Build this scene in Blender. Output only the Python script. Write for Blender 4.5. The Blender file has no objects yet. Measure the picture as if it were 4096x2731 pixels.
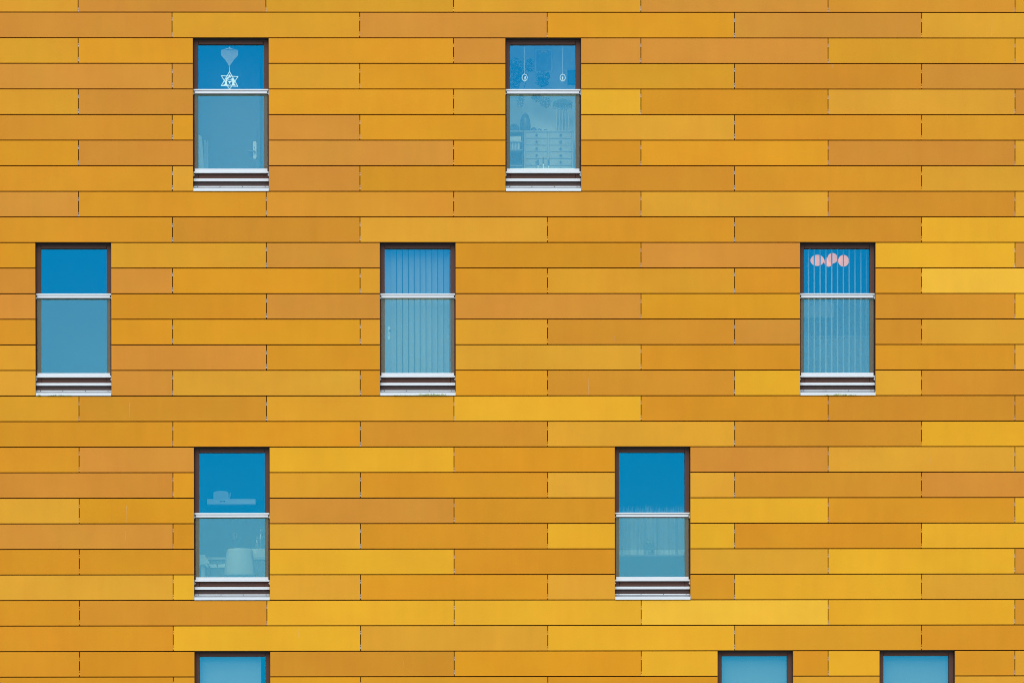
import bpy, bmesh, math, random
from mathutils import Matrix, Vector

random.seed(7)
C = bpy.context.scene
COL = C.collection
R = math.radians

# ------------------------------------------------------------------ camera
CAM_X, CAM_D, CAM_Z = -2.2817, 50.0, 1.6          # about 50 m in front of the facade, eye height
YAW, PITCH, ROLL = -0.0098794, -0.0103529, 0.0013768
cam_d = bpy.data.cameras.new('camera')
cam = bpy.data.objects.new('camera', cam_d)
COL.objects.link(cam)
cam_m = (Matrix.Translation((CAM_X, -CAM_D, CAM_Z)) @ Matrix.Rotation(YAW, 4, 'Z')
         @ Matrix.Rotation(R(90) + PITCH, 4, 'X') @ Matrix.Rotation(-ROLL, 4, 'Z'))
cam.matrix_world = cam_m
FPX, SHX, SHY = 15104.75, 535.61, 1597.25
cam_d.sensor_width = 36.0
cam_d.lens = FPX / 4096 * 36.0
cam_d.shift_x = SHX / 4096
cam_d.shift_y = SHY / 4096
cam_d.clip_start = 0.5
cam_d.clip_end = 3000
C.camera = cam

# ------------------------------------------------------------------ light
SUN_EL, SUN_AZ = R(46), R(197)                    # high, behind the camera, a little to the left
world = bpy.data.worlds.new('World')
C.world = world
world.use_nodes = True
wn = world.node_tree
wn.nodes.clear()
sky = wn.nodes.new('ShaderNodeTexSky')
sky.sky_type = 'NISHITA'
sky.sun_disc = False
sky.sun_elevation = SUN_EL
sky.sun_rotation = SUN_AZ
sky.air_density = 1.0
sky.dust_density = 0.7
sky.ozone_density = 1.8
bg = wn.nodes.new('ShaderNodeBackground')
bg.inputs['Strength'].default_value = 0.11
wo = wn.nodes.new('ShaderNodeOutputWorld')
# thin high overcast in front of the blue: an uneven pale veil over the whole sky
wtc = wn.nodes.new('ShaderNodeTexCoord')
wnz = wn.nodes.new('ShaderNodeTexNoise')
wnz.inputs['Scale'].default_value = 5.0
wnz.inputs['Detail'].default_value = 3.0
wrg = wn.nodes.new('ShaderNodeMapRange')
wrg.inputs['From Min'].default_value = 0.3
wrg.inputs['From Max'].default_value = 0.7
wrg.inputs['To Min'].default_value = 0.45
wrg.inputs['To Max'].default_value = 0.75
wmx = wn.nodes.new('ShaderNodeMix')
wmx.data_type = 'RGBA'
wmx.inputs[7].default_value = (6.6, 8.1, 9.6, 1)
wn.links.new(wtc.outputs['Generated'], wnz.inputs['Vector'])
wn.links.new(wnz.outputs['Fac'], wrg.inputs['Value'])
wn.links.new(wrg.outputs[0], wmx.inputs[0])
wn.links.new(sky.outputs[0], wmx.inputs[6])
wn.links.new(wmx.outputs[2], bg.inputs['Color'])
wn.links.new(bg.outputs[0], wo.inputs['Surface'])
sun_d = bpy.data.lights.new('sun', 'SUN')
sun_d.energy = 1.65
sun_d.angle = R(50)                               # thin overcast: a broad soft source
sun_d.color = (1.0, 0.97, 0.92)
sun = bpy.data.objects.new('sun', sun_d)
COL.objects.link(sun)
sd = Vector((math.sin(SUN_AZ) * math.cos(SUN_EL), math.cos(SUN_AZ) * math.cos(SUN_EL), math.sin(SUN_EL)))
sun.rotation_euler = sd.to_track_quat('Z', 'Y').to_euler()
sun.location = (-6, -20, 22)

C.view_settings.view_transform = 'Standard'
C.view_settings.look = 'None'
C.view_settings.gamma = 1
C.view_settings.exposure = 0.36
C.cycles.pixel_filter_type = 'BLACKMAN_HARRIS'
C.cycles.filter_width = 1.0
C.cycles.max_bounces = 10
C.cycles.transparent_max_bounces = 16
C.cycles.caustics_reflective = False
C.cycles.caustics_refractive = False


# ------------------------------------------------------------------ helpers
def lin(c):
    return tuple(((v / 255) / 12.92 if v / 255 <= 0.04045 else ((v / 255 + 0.055) / 1.055) ** 2.4) for v in c)


def P(px, py, y=0.0):
    """where the sight line through a spot of the photograph meets the depth y behind the facade"""
    d = cam_m.to_3x3() @ Vector(((px - 2048 + SHX) / FPX, -(py - 1365.5 - SHY) / FPX, -1.0))
    o = cam_m.translation
    t = (y - o.y) / d.y
    return o.x + d.x * t, o.z + d.z * t


class MB:
    def __init__(self):
        self.v, self.f, self.m = [], [], []

    def add(self, verts, faces, mi=0):
        b = len(self.v)
        self.v += [tuple(p) for p in verts]
        self.f += [tuple(b + i for i in f) for f in faces]
        self.m += [mi] * len(faces)

    def box(self, x0, x1, y0, y1, z0, z1, mi=0, front=None):
        v = [(x0, y0, z0), (x1, y0, z0), (x1, y1, z0), (x0, y1, z0), (x0, y0, z1), (x1, y0, z1), (x1, y1, z1), (x0, y1, z1)]
        fs = [(0, 1, 5, 4), (1, 2, 6, 5), (2, 3, 7, 6), (3, 0, 4, 7), (4, 5, 6, 7), (3, 2, 1, 0)]
        self.add(v, fs[:1], mi if front is None else front)
        self.add(v, fs[1:], mi)

    def cham(self, x0, x1, y0, y1, z0, z1, c=0.002, mi=0):
        """box whose front edges (towards -Y) are chamfered"""
        v = [(x0 + c, y0, z0 + c), (x1 - c, y0, z0 + c), (x1 - c, y0, z1 - c), (x0 + c, y0, z1 - c),
             (x0, y0 + c, z0), (x1, y0 + c, z0), (x1, y0 + c, z1), (x0, y0 + c, z1),
             (x0, y1, z0), (x1, y1, z0), (x1, y1, z1), (x0, y1, z1)]
        f = [(0, 1, 2, 3)]
        for i in range(4):
            j = (i + 1) % 4
            f += [(4 + i, 4 + j, j, i), (8 + i, 8 + j, 4 + j, 4 + i)]
        f.append((11, 10, 9, 8))
        self.add(v, f, mi)

    def prism(self, poly, y0, y1, mi=0):
        """outline in X,Z given thickness along Y (anti-clockwise seen from the front)"""
        n = len(poly)
        v = [(x, y0, z) for x, z in poly] + [(x, y1, z) for x, z in poly]
        f = [tuple(range(n)), tuple(range(2 * n - 1, n - 1, -1))]
        f += [(i + n, (i + 1) % n + n, (i + 1) % n, i) for i in range(n)]
        self.add(v, f, mi)

    def tube(self, pts, r, n=8, mi=0, closed=False):
        pts = [Vector(p) for p in pts]
        rr = r if isinstance(r, (list, tuple)) else [r] * len(pts)
        base = len(self.v)
        m = len(pts)
        for i, p in enumerate(pts):
            a = pts[(i - 1) % m] if (i or closed) else p
            b = pts[(i + 1) % m] if (i < m - 1 or closed) else p
            t = (b - a).normalized()
            up = Vector((0, 1, 0)) if abs(t.y) < 0.9 else Vector((1, 0, 0))
            s = t.cross(up).normalized()
            u = s.cross(t)
            for k in range(n):
                w = 2 * math.pi * k / n
                self.v.append(tuple(p + (s * math.cos(w) + u * math.sin(w)) * rr[i]))
        for i in range(m if closed else m - 1):
            for k in range(n):
                a, b = base + i * n, base + ((i + 1) % m) * n
                self.f.append((a + k, a + (k + 1) % n, b + (k + 1) % n, b + k))
                self.m.append(mi)
        if not closed:
            self.f.append(tuple(base + k for k in range(n - 1, -1, -1)))
            self.f.append(tuple(base + (m - 1) * n + k for k in range(n)))
            self.m += [mi, mi]

    def lathe(self, prof, cx, cy, n=24, mi=0, sy=1.0):
        base = len(self.v)
        for r, z in prof:
            for k in range(n):
                a = 2 * math.pi * k / n
                self.v.append((cx + r * math.cos(a), cy + r * math.sin(a) * sy, z))
        for i in range(len(prof) - 1):
            for k in range(n):
                a, b = base + i * n, base + (i + 1) * n
                self.f.append((a + k, a + (k + 1) % n, b + (k + 1) % n, b + k))
                self.m.append(mi)
        self.f.append(tuple(base + k for k in range(n - 1, -1, -1)))
        self.f.append(tuple(base + (len(prof) - 1) * n + k for k in range(n)))
        self.m += [mi, mi]

    def build(self, name, mats, parent=None, origin=(0, 0, 0), smooth=False, weld=False):
        me = bpy.data.meshes.new(name)
        ox, oy, oz = origin
        me.from_pydata([(x - ox, y - oy, z - oz) for x, y, z in self.v], [], self.f)
        mats = mats if isinstance(mats, (list, tuple)) else [mats]
        for m in mats:
            me.materials.append(m)
        me.polygons.foreach_set('material_index', self.m)
        bm = bmesh.new()
        bm.from_mesh(me)
        if weld:
            bmesh.ops.remove_doubles(bm, verts=bm.verts, dist=0.00005)
        bmesh.ops.recalc_face_normals(bm, faces=bm.faces)
        bm.to_mesh(me)
        bm.free()
        if smooth:
            for p in me.polygons:
                p.use_smooth = True
        me.update()
        o = bpy.data.objects.new(name, me)
        COL.objects.link(o)
        if parent is None:
            o.location = origin
        else:
            o.parent = parent
        return o


def tag(o, label=None, cat=None, group=None, kind=None):
    if label: o['label'] = label
    if cat: o['category'] = cat
    if group: o['group'] = group
    if kind: o['kind'] = kind
    return o


def empty(name, loc, label=None, cat=None, group=None):
    o = bpy.data.objects.new(name, None)
    o.empty_display_size = 0.2
    o.location = loc
    COL.objects.link(o)
    return tag(o, label, cat, group)


# ------------------------------------------------------------------ materials
def nodes_of(name):
    m = bpy.data.materials.new(name)
    m.use_nodes = True
    nt = m.node_tree
    nt.nodes.clear()
    out = nt.nodes.new('ShaderNodeOutputMaterial')
    return m, nt, out


def nd(nt, kind, **kw):
    n = nt.nodes.new(kind)
    for k, v in kw.items():
        setattr(n, k, v)
    return n


def math_n(nt, op, a, b, clamp=False):
    n = nd(nt, 'ShaderNodeMath', operation=op, use_clamp=clamp)
    for i, s in enumerate((a, b)):
        if isinstance(s, (int, float)):
            n.inputs[i].default_value = s
        else:
            nt.links.new(s, n.inputs[i])
    return n.outputs[0]


def noise(nt, scale, vec, detail=2.0, rough=0.5):
    n = nd(nt, 'ShaderNodeTexNoise')
    n.inputs['Scale'].default_value = scale
    n.inputs['Detail'].default_value = detail
    n.inputs['Roughness'].default_value = rough
    nt.links.new(vec, n.inputs['Vector'])
    return n.outputs['Fac']


def mapped(nt, src, scale):
    mp = nd(nt, 'ShaderNodeMapping')
    mp.inputs['Scale'].default_value = scale
    nt.links.new(src, mp.inputs['Vector'])
    return mp.outputs[0]


def simple(name, col, rough=0.5, metal=0.0, var=0.06, scale=14.0, spec=0.5, stretch=(1, 1, 1)):
    """one colour broken up by a soft noise in brightness and gloss"""
    m, nt, out = nodes_of(name)
    b = nd(nt, 'ShaderNodeBsdfPrincipled')
    tc = nd(nt, 'ShaderNodeTexCoord')
    f = noise(nt, scale, mapped(nt, tc.outputs['Object'], stretch), 4.0, 0.6)
    k = math_n(nt, 'ADD', math_n(nt, 'MULTIPLY', math_n(nt, 'SUBTRACT', f, 0.5), 2 * var), 1.0)
    mx = nd(nt, 'ShaderNodeVectorMath', operation='SCALE')
    mx.inputs[0].default_value = col
    nt.links.new(k, mx.inputs['Scale'])
    nt.links.new(mx.outputs[0], b.inputs['Base Color'])
    nt.links.new(math_n(nt, 'MULTIPLY', k, rough, True), b.inputs['Roughness'])
    b.inputs['Metallic'].default_value = metal
    b.inputs['Specular IOR Level'].default_value = spec
    nt.links.new(b.outputs[0], out.inputs['Surface'])
    return m


def panel_material():
    """satin lacquered cladding: each panel carries its own shade in the object colour"""
    m, nt, out = nodes_of('lacquered_panel')
    b = nd(nt, 'ShaderNodeBsdfPrincipled')
    oi = nd(nt, 'ShaderNodeObjectInfo')
    tc = nd(nt, 'ShaderNodeTexCoord')
    off = nd(nt, 'ShaderNodeVectorMath', operation='ADD')
    cmb = nd(nt, 'ShaderNodeCombineXYZ')
    nt.links.new(math_n(nt, 'MULTIPLY', oi.outputs['Random'], 60.0), cmb.inputs[0])
    nt.links.new(math_n(nt, 'MULTIPLY', oi.outputs['Random'], 37.0), cmb.inputs[2])
    nt.links.new(tc.outputs['Object'], off.inputs[0])
    nt.links.new(cmb.outputs[0], off.inputs[1])
    v = off.outputs[0]
    cloud = noise(nt, 0.9, v, 2.0, 0.5)
    streak = noise(nt, 1.0, mapped(nt, v, (7.0, 1.0, 0.5)), 3.0, 0.55)
    fine = noise(nt, 1.0, mapped(nt, v, (95.0, 95.0, 95.0)), 2.0, 0.7)
    blot = noise(nt, 3.2, v, 3.0, 0.6)

    def amp(f, a):
        return math_n(nt, 'MULTIPLY', math_n(nt, 'SUBTRACT', f, 0.5), a)
    k = math_n(nt, 'ADD', 1.0, amp(cloud, 0.20))
    k = math_n(nt, 'ADD', k, amp(streak, 0.10))
    k = math_n(nt, 'ADD', k, amp(fine, 0.20))
    k = math_n(nt, 'ADD', k, amp(blot, 0.09))
    sc = nd(nt, 'ShaderNodeVectorMath', operation='SCALE')
    nt.links.new(oi.outputs['Color'], sc.inputs[0])
    nt.links.new(k, sc.inputs['Scale'])
    hs = nd(nt, 'ShaderNodeHueSaturation')
    nt.links.new(math_n(nt, 'ADD', 0.5, amp(noise(nt, 1.4, v, 2.0), 0.012)), hs.inputs['Hue'])
    nt.links.new(sc.outputs[0], hs.inputs['Color'])
    nt.links.new(hs.outputs[0], b.inputs['Base Color'])
    nt.links.new(math_n(nt, 'ADD', 0.46, amp(blot, 0.14)), b.inputs['Roughness'])
    b.inputs['Specular IOR Level'].default_value = 0.12
    bp = nd(nt, 'ShaderNodeBump')
    bp.inputs['Strength'].default_value = 0.25
    bp.inputs['Distance'].default_value = 0.004
    nt.links.new(noise(nt, 2.2, v, 1.0), bp.inputs['Height'])
    nt.links.new(bp.outputs[0], b.inputs['Normal'])
    nt.links.new(b.outputs[0], out.inputs['Surface'])
    return m


def glass_material(name, trans, refl, wobble=0.0, rough=0.0):
    """coated flat glass: what is behind it, plus the sky mirrored by the coating"""
    m, nt, out = nodes_of(name)
    t = nd(nt, 'ShaderNodeBsdfTransparent')
    t.inputs['Color'].default_value = (*trans, 1)
    g = nd(nt, 'ShaderNodeBsdfGlossy')
    g.inputs['Color'].default_value = (*refl, 1)
    g.inputs['Roughness'].default_value = rough
    if wobble:
        tc = nd(nt, 'ShaderNodeTexCoord')
        bp = nd(nt, 'ShaderNodeBump')
        bp.inputs['Strength'].default_value = wobble
        bp.inputs['Distance'].default_value = 0.01
        nt.links.new(noise(nt, 1.6, tc.outputs['Object'], 1.0), bp.inputs['Height'])
        nt.links.new(bp.outputs[0], g.inputs['Normal'])
    a = nd(nt, 'ShaderNodeAddShader')
    nt.links.new(t.outputs[0], a.inputs[0])
    nt.links.new(g.outputs[0], a.inputs[1])
    nt.links.new(a.outputs[0], out.inputs['Surface'])
    return m


def fabric(name, col, through=0.4, var=0.08, stretch=(30, 30, 1)):
    m, nt, out = nodes_of(name)
    tc = nd(nt, 'ShaderNodeTexCoord')
    f = noise(nt, 1.0, mapped(nt, tc.outputs['Object'], stretch), 3.0)
    k = math_n(nt, 'ADD', math_n(nt, 'MULTIPLY', math_n(nt, 'SUBTRACT', f, 0.5), 2 * var), 1.0)
    mx = nd(nt, 'ShaderNodeVectorMath', operation='SCALE')
    mx.inputs[0].default_value = col
    nt.links.new(k, mx.inputs['Scale'])
    d = nd(nt, 'ShaderNodeBsdfDiffuse')
    t = nd(nt, 'ShaderNodeBsdfTranslucent')
    nt.links.new(mx.outputs[0], d.inputs[0])
    nt.links.new(mx.outputs[0], t.inputs[0])
    s = nd(nt, 'ShaderNodeMixShader')
    s.inputs[0].default_value = through
    nt.links.new(d.outputs[0], s.inputs[1])
    nt.links.new(t.outputs[0], s.inputs[2])
    nt.links.new(s.outputs[0], out.inputs['Surface'])
    return m


def lit_shade(name, col, strength):
    m, nt, out = nodes_of(name)
    tc = nd(nt, 'ShaderNodeTexCoord')
    f = noise(nt, 9.0, tc.outputs['Object'], 2.0)
    e = nd(nt, 'ShaderNodeEmission')
    e.inputs[0].default_value = (*col, 1)
    nt.links.new(math_n(nt, 'MULTIPLY', math_n(nt, 'ADD', 0.75, math_n(nt, 'MULTIPLY', f, 0.5)), strength), e.inputs[1])
    d = nd(nt, 'ShaderNodeBsdfDiffuse')
    d.inputs[0].default_value = (0.7, 0.55, 0.45, 1)
    a = nd(nt, 'ShaderNodeAddShader')
    nt.links.new(e.outputs[0], a.inputs[0])
    nt.links.new(d.outputs[0], a.inputs[1])
    nt.links.new(a.outputs[0], out.inputs['Surface'])
    return m


def algae_material():
    """white lacquered metal with green growth creeping up from the lower edge in blotches"""
    m, nt, out = nodes_of('algae_stained_white')
    b = nd(nt, 'ShaderNodeBsdfPrincipled')
    tc = nd(nt, 'ShaderNodeTexCoord')
    a = noise(nt, 1.0, mapped(nt, tc.outputs['Object'], (55, 55, 90)), 4.0, 0.7)
    r = nd(nt, 'ShaderNodeValToRGB')
    r.color_ramp.elements[0].position = 0.42
    r.color_ramp.elements[0].color = (0.16, 0.20, 0.03, 1)
    r.color_ramp.elements[1].position = 0.60
    r.color_ramp.elements[1].color = (0.55, 0.60, 0.35, 1)
    nt.links.new(a, r.inputs[0])
    nt.links.new(r.outputs[0], b.inputs['Base Color'])
    b.inputs['Roughness'].default_value = 0.8
    nt.links.new(b.outputs[0], out.inputs['Surface'])
    return m


M = {
    'panel': panel_material(),
    'backing': simple('dark_sheathing', (0.004, 0.0035, 0.003), 0.9, var=0.2, spec=0.05),
    'clip': simple('clip_aluminium', (0.62, 0.64, 0.66), 0.45, 0.3, var=0.25, scale=60),
    'scratch': simple('scratched_metal', (0.66, 0.52, 0.35), 0.5, var=0.2, scale=50),
    'frame': simple('brown_frame', (0.115, 0.053, 0.038), 0.5, var=0.10, scale=25, spec=0.2),
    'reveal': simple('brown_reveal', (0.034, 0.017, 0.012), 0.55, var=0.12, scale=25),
    'apron': simple('umber_apron', (0.092, 0.058, 0.050), 0.55, var=0.08, scale=25, spec=0.2),
    'rail': simple('white_lacquer', (0.73, 0.755, 0.765), 0.32, var=0.07, scale=6, stretch=(1, 1, 6)),
    'grey': simple('sill_shade_grey', (0.36, 0.37, 0.38), 0.5, 0.2, var=0.25, scale=9, stretch=(1, 1, 8)),  # sill tray and upstand metal, shade behind the lip put into its grey
    'dark_strip': simple('black_strip', (0.012, 0.012, 0.016), 0.7, var=0.1),
    'screw': simple('dark_screw', (0.03, 0.03, 0.05), 0.5, var=0.1),
    'algae': algae_material(),
    'coated': glass_material('coated_glass', (0.87, 0.93, 0.76), (0.0, 0.186, 0.348), 0.06),
    'inner_glass': glass_material('inner_glass', (0.98, 0.98, 0.98), (0.002, 0.004, 0.006)),
    'guard': glass_material('guard_glass', (0.955, 0.965, 0.942), (0.031, 0.0385, 0.028), 0.06),
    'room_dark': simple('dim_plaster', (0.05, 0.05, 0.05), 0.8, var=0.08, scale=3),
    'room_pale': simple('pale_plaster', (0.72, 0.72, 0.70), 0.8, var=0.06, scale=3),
    'parapet': simple('parapet_cap', (0.35, 0.36, 0.37), 0.5, 0.3, var=0.08, scale=4),
    'render': simple('grey_render', (0.30, 0.29, 0.28), 0.9, var=0.1, scale=5),
    'plinth': simple('plinth_stone', (0.16, 0.155, 0.15), 0.85, var=0.15, scale=9),
    'paving': simple('grey_paving', (0.22, 0.215, 0.205), 0.9, var=0.15, scale=1.5),
    'white': simple('white_paint', (0.80, 0.80, 0.78), 0.4, var=0.04),
    'ornament': simple('pale_plywood', (0.80, 0.76, 0.70), 0.6, var=0.05, scale=40),
    'cord': simple('white_cord', (0.75, 0.76, 0.76), 0.7, var=0.1, scale=40),
    'cameo': simple('ivory_resin', (0.85, 0.74, 0.68), 0.5, var=0.06, scale=60),
    'chest': simple('pale_wood', (0.30, 0.29, 0.27), 0.5, var=0.08, scale=6, stretch=(1, 1, 8)),
    'dark_wood': simple('dark_wood', (0.05, 0.045, 0.04), 0.5, var=0.2, scale=6),
    'knob': simple('dark_knob', (0.04, 0.04, 0.04), 0.4, var=0.1),
    'leaf': simple('dark_leaf', (0.08, 0.10, 0.07), 0.5, var=0.3, scale=20),
    'stem': simple('dry_stem', (0.45, 0.42, 0.35), 0.7, var=0.2, scale=20),
    'silver': simple('silver', (0.80, 0.80, 0.80), 0.25, 0.9, var=0.1, scale=40),
    'candle': simple('dark_candle', (0.03, 0.04, 0.06), 0.5, var=0.1),
    'paper': simple('cream_paper', (0.70, 0.68, 0.62), 0.8, var=0.06, scale=12),
    'book': simple('book_spine', (0.42, 0.40, 0.37), 0.7, var=0.1, scale=20),
    'print': simple('faded_print', (0.40, 0.42, 0.42), 0.7, var=0.35, scale=12),
    'rainbow': simple('apricot_arch', (0.95, 0.70, 0.45), 0.6, var=0.1),
    'steel': simple('brushed_steel', (0.55, 0.56, 0.57), 0.35, 0.6, var=0.06, scale=8, stretch=(8, 1, 1)),
    'shell': simple('white_plastic', (0.27, 0.27, 0.265), 0.35, var=0.02),
    'linen': simple('white_linen', (0.33, 0.33, 0.31), 0.9, var=0.08, scale=18),
    'counter': simple('kitchen_front', (0.12, 0.12, 0.12), 0.6, var=0.1, scale=4),
    'worktop': simple('pale_worktop', (0.55, 0.55, 0.54), 0.4, var=0.06, scale=12),
    'slat_closed': fabric('grey_slat_fabric', (0.24, 0.235, 0.22), 0.25),
    'slat_open': fabric('pale_slat_fabric', (0.58, 0.58, 0.56), 0.3),
    'sheer': fabric('sheer_net', (0.165, 0.165, 0.155), 0.45, 0.25, (60, 60, 4)),
    'blind': fabric('sky_tinted_roller_blind', (0.23, 0.27, 0.31), 0.3, 0.03),  # white blind cloth with the blue of the sky reflection put into its colour
    'lamp': lit_shade('lit_lamp_shade', (1.0, 0.30, 0.0), 0.60),
}

# ------------------------------------------------------------------ ground
g = MB()
n = 12
for i in range(n):
    for j in range(n):
        x0, x1 = -600 + 1200 * i / n, -600 + 1200 * (i + 1) / n
        y0, y1 = -900 + 1200 * j / n, -900 + 1200 * (j + 1) / n
        g.add([(x0, y0, 0), (x1, y0, 0), (x1, y1, 0), (x0, y1, 0)], [(0, 1, 2, 3)])
tag(g.build('ground', M['paving']), 'flat grey paving in front of the building', 'ground', kind='structure')

# ------------------------------------------------------------------ building
B = empty('apartment_building', (0, 0, 0), 'apartment block clad in long orange and yellow panels, ten brown framed windows', 'building')
X0, PITCH_X, Z_TOP, Q = -5.7358, 1.2395, 11.0431, 0.33728
XL, XR = -8.1, 8.9
W_OPEN = 1.003
LINE = lambda j: Z_TOP - Q * j
# openings: centre x, first and last joint line, height of the balustrade rail
OPEN = [(-3.722, 2, 8, 1.357), (0.4087, 2, 8, 1.357),
        (-5.8075, 10, 16, 1.357), (-1.255, 10, 16, 1.357), (4.309, 10, 16, 1.357),
        (-3.7185, 18, 24, 1.157), (1.853, 18, 24, 1.157),
        (-3.7155, 26, 32, 1.157), (3.2138, 26, 32, 1.157), (5.3630, 26, 32, 1.157)]

PAL = {'K': (208, 144, 62), 'D': (210, 146, 50), 'O': (214, 149, 40), 'G': (217, 157, 47), 'A': (220, 155, 38),
       'Y': (221, 164, 58), 'B': (229, 174, 49), 'L': (238, 188, 70)}
PANEL_GAIN = (1.02, 0.908, 0.54)
ROWS = {0: 'GKGGKDG', 1: 'KGKAKY', 2: 'GAAKKKGG', 3: 'KKGAGDK', 4: 'GKAGBOYK', 5: 'DAKAYOG', 6: 'AKKAOAKY', 7: 'OYKODOY',
        8: 'KODDYDY', 9: 'ODYODB', 10: 'AGKOKBK', 11: 'KKAGOGOOL', 12: 'KOKKADB', 13: 'OAAGGDKDY', 14: 'GKOYOOY', 15: 'YKYOADBYD',
        16: 'GDGBODD', 17: 'OADYDB', 18: 'OKBAKYY', 19: 'KAGOYYDK', 20: 'YAKOBOB', 21: 'KOYOBBOB', 22: 'OOBOYBK', 23: 'YBYAYOBY',
        24: 'ODBBLBD', 25: 'OBYBGO', 26: 'OODABOBOY', 27: 'OGAGOYY'}
GAP = 0.0100
# thin pale scratches seen on some panels, photo pixels: x, y0, y1
SCRATCH = [(3968, 78, 148), (3331, 258, 272), (3420, 250, 292), (519, 1607, 1668), (2355, 1510, 1580), (2433, 1378, 1404), (2460, 1340, 1362),
           (506, 2020, 2088), (504, 2112, 2160), (1424, 2160, 2182), (1196, 2508, 2548), (1614, 2640, 2664), (3721, 1833, 1866), (1318, 2706, 2722)]
SCR = []
for x, a, b in SCRATCH:
    xa, za = P(x, a)
    xb, zb = P(x - 2, b)
    SCR.append((xa, za, xb, zb))


def cut(x0, x1, c):
    """the stretches of course c between x0 and x1 that no window interrupts"""
    segs = [(x0, x1)]
    for cx, ja, jb, _ in OPEN:
        if ja <= c < jb:
            a, b = cx - W_OPEN / 2, cx + W_OPEN / 2
            ns = []
            for s, t in segs:
                if b <= s or a >= t:
                    ns.append((s, t, ))
                    continue
                if a - s > 0.01: ns.append((s, a))
                if t - b > 0.01: ns.append((b, t))
            segs = ns
    return segs


VIEW_L, VIEW_R = -6.75, 6.77
for c in range(-2, 32):
    z1, z0 = LINE(c), LINE(c + 1)
    start = -2 if c % 2 == 0 else -3
    frags, joints = [], []
    for k in range(start, 14, 2):
        a, b = max(XL, X0 + k * PITCH_X), min(XR, X0 + (k + 2) * PITCH_X)
        if b - a < 0.05:
            continue
        if XL < X0 + k * PITCH_X < XR:
            joints.append(X0 + k * PITCH_X)
        for s, t in cut(a, b, c):
            frags.append((s, t, s == a and a > XL, t == b and b < XR))
    # sheathing behind the joints with the bright fixing clips that show in the upright gaps
    mb = MB()
    for s, t in cut(XL, XR, c):
        mb.box(s, t, 0.050, 0.070, z0, z1, 0)
    for xj in joints:
        if not any(cx - W_OPEN / 2 - 0.02 < xj < cx + W_OPEN / 2 + 0.02 and ja <= c < jb for cx, ja, jb, _ in OPEN):
            for zc, h in ((z0 + 0.245, 0.05), (z0 + 0.05, 0.06)):
                zc += random.uniform(-0.012, 0.012)
                mb.box(xj - 0.012, xj + 0.012, 0.014, 0.05, zc - h / 2, zc - h * 0.05, 1)
                mb.box(xj - 0.012, xj + 0.012, 0.020, 0.05, zc + h * 0.1, zc + h * 0.42, 1)
    course = mb.build('cladding_course', [M['backing'], M['clip']], B)
    vis = [i for i, f in enumerate(frags) if f[1] > VIEW_L and f[0] < VIEW_R]
    codes = ROWS.get(c)
    if codes is not None and len(codes) != len(vis):
        print('ROW LENGTH', c, len(codes), len(vis))
    for i, (s, t, gl, gr) in enumerate(frags):
        if codes and i in vis:
            code = codes[min(vis.index(i), len(codes) - 1)]
        else:
            code = random.choice('KDOGAYBO')
        mb = MB()
        xa, xb = s + (GAP / 2 if gl else 0), t - (GAP / 2 if gr else 0)
        za, zb = z0 + 0.0062, z1 - 0.0062
        ox, oz = (xa + xb) / 2, (za + zb) / 2
        mb.cham(xa, xb, 0.0, 0.032, za, zb, 0.002)
        for sx, sz, tx, tz in SCR:
            if xa < sx < xb and za < sz < zb:
                tz = max(tz, za + 0.01)
                mb.add([(sx, -0.0006, sz), (sx + 0.0014, -0.0006, sz), (tx + 0.0011, -0.0006, tz), (tx, -0.0006, tz)], [(0, 3, 2, 1)], 1)
        p = mb.build('cladding_panel', [M['panel'], M['scratch']], course, (ox, 0.0, oz))
        p.location = (ox, 0.0, oz)
        rgb = [v + random.uniform(-1.5, 1.5) for v in PAL[code]]
        d = random.uniform(-3, 3)
        col = lin([min(250, max(5, v + d)) for v in rgb])
        p.color = (*[v * g_ for v, g_ in zip(col, PANEL_GAIN)], 1)
        p.rotation_euler = (random.gauss(0, 0.0011), 0, random.gauss(0, 0.0005))
        if code == 'L':
            p['label'] = 'palest bright yellow panel'

# plinth, side and back walls, roof
mb = MB()
mb.box(XL + 0.02, XR - 0.02, 0.012, 0.35, -0.3, LINE(32) - 0.012)
mb.build('plinth', M['plinth'], B)
mb = MB()
zt = LINE(-2)
mb.box(XL, XL + 0.3, 0.0705, 9.0, 0.0, zt)
mb.box(XR - 0.3, XR, 0.0705, 9.0, 0.0, zt)
mb.box(XL + 0.3, XR - 0.3, 8.7, 9.0, 0.0, zt)
mb.build('outer_wall', M['render'], B)
mb = MB()
mb.box(XL - 0.03, XR + 0.03, -0.03, 9.03, zt + 0.004, zt + 0.12)
mb.build('roof', M['parapet'], B)


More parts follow.
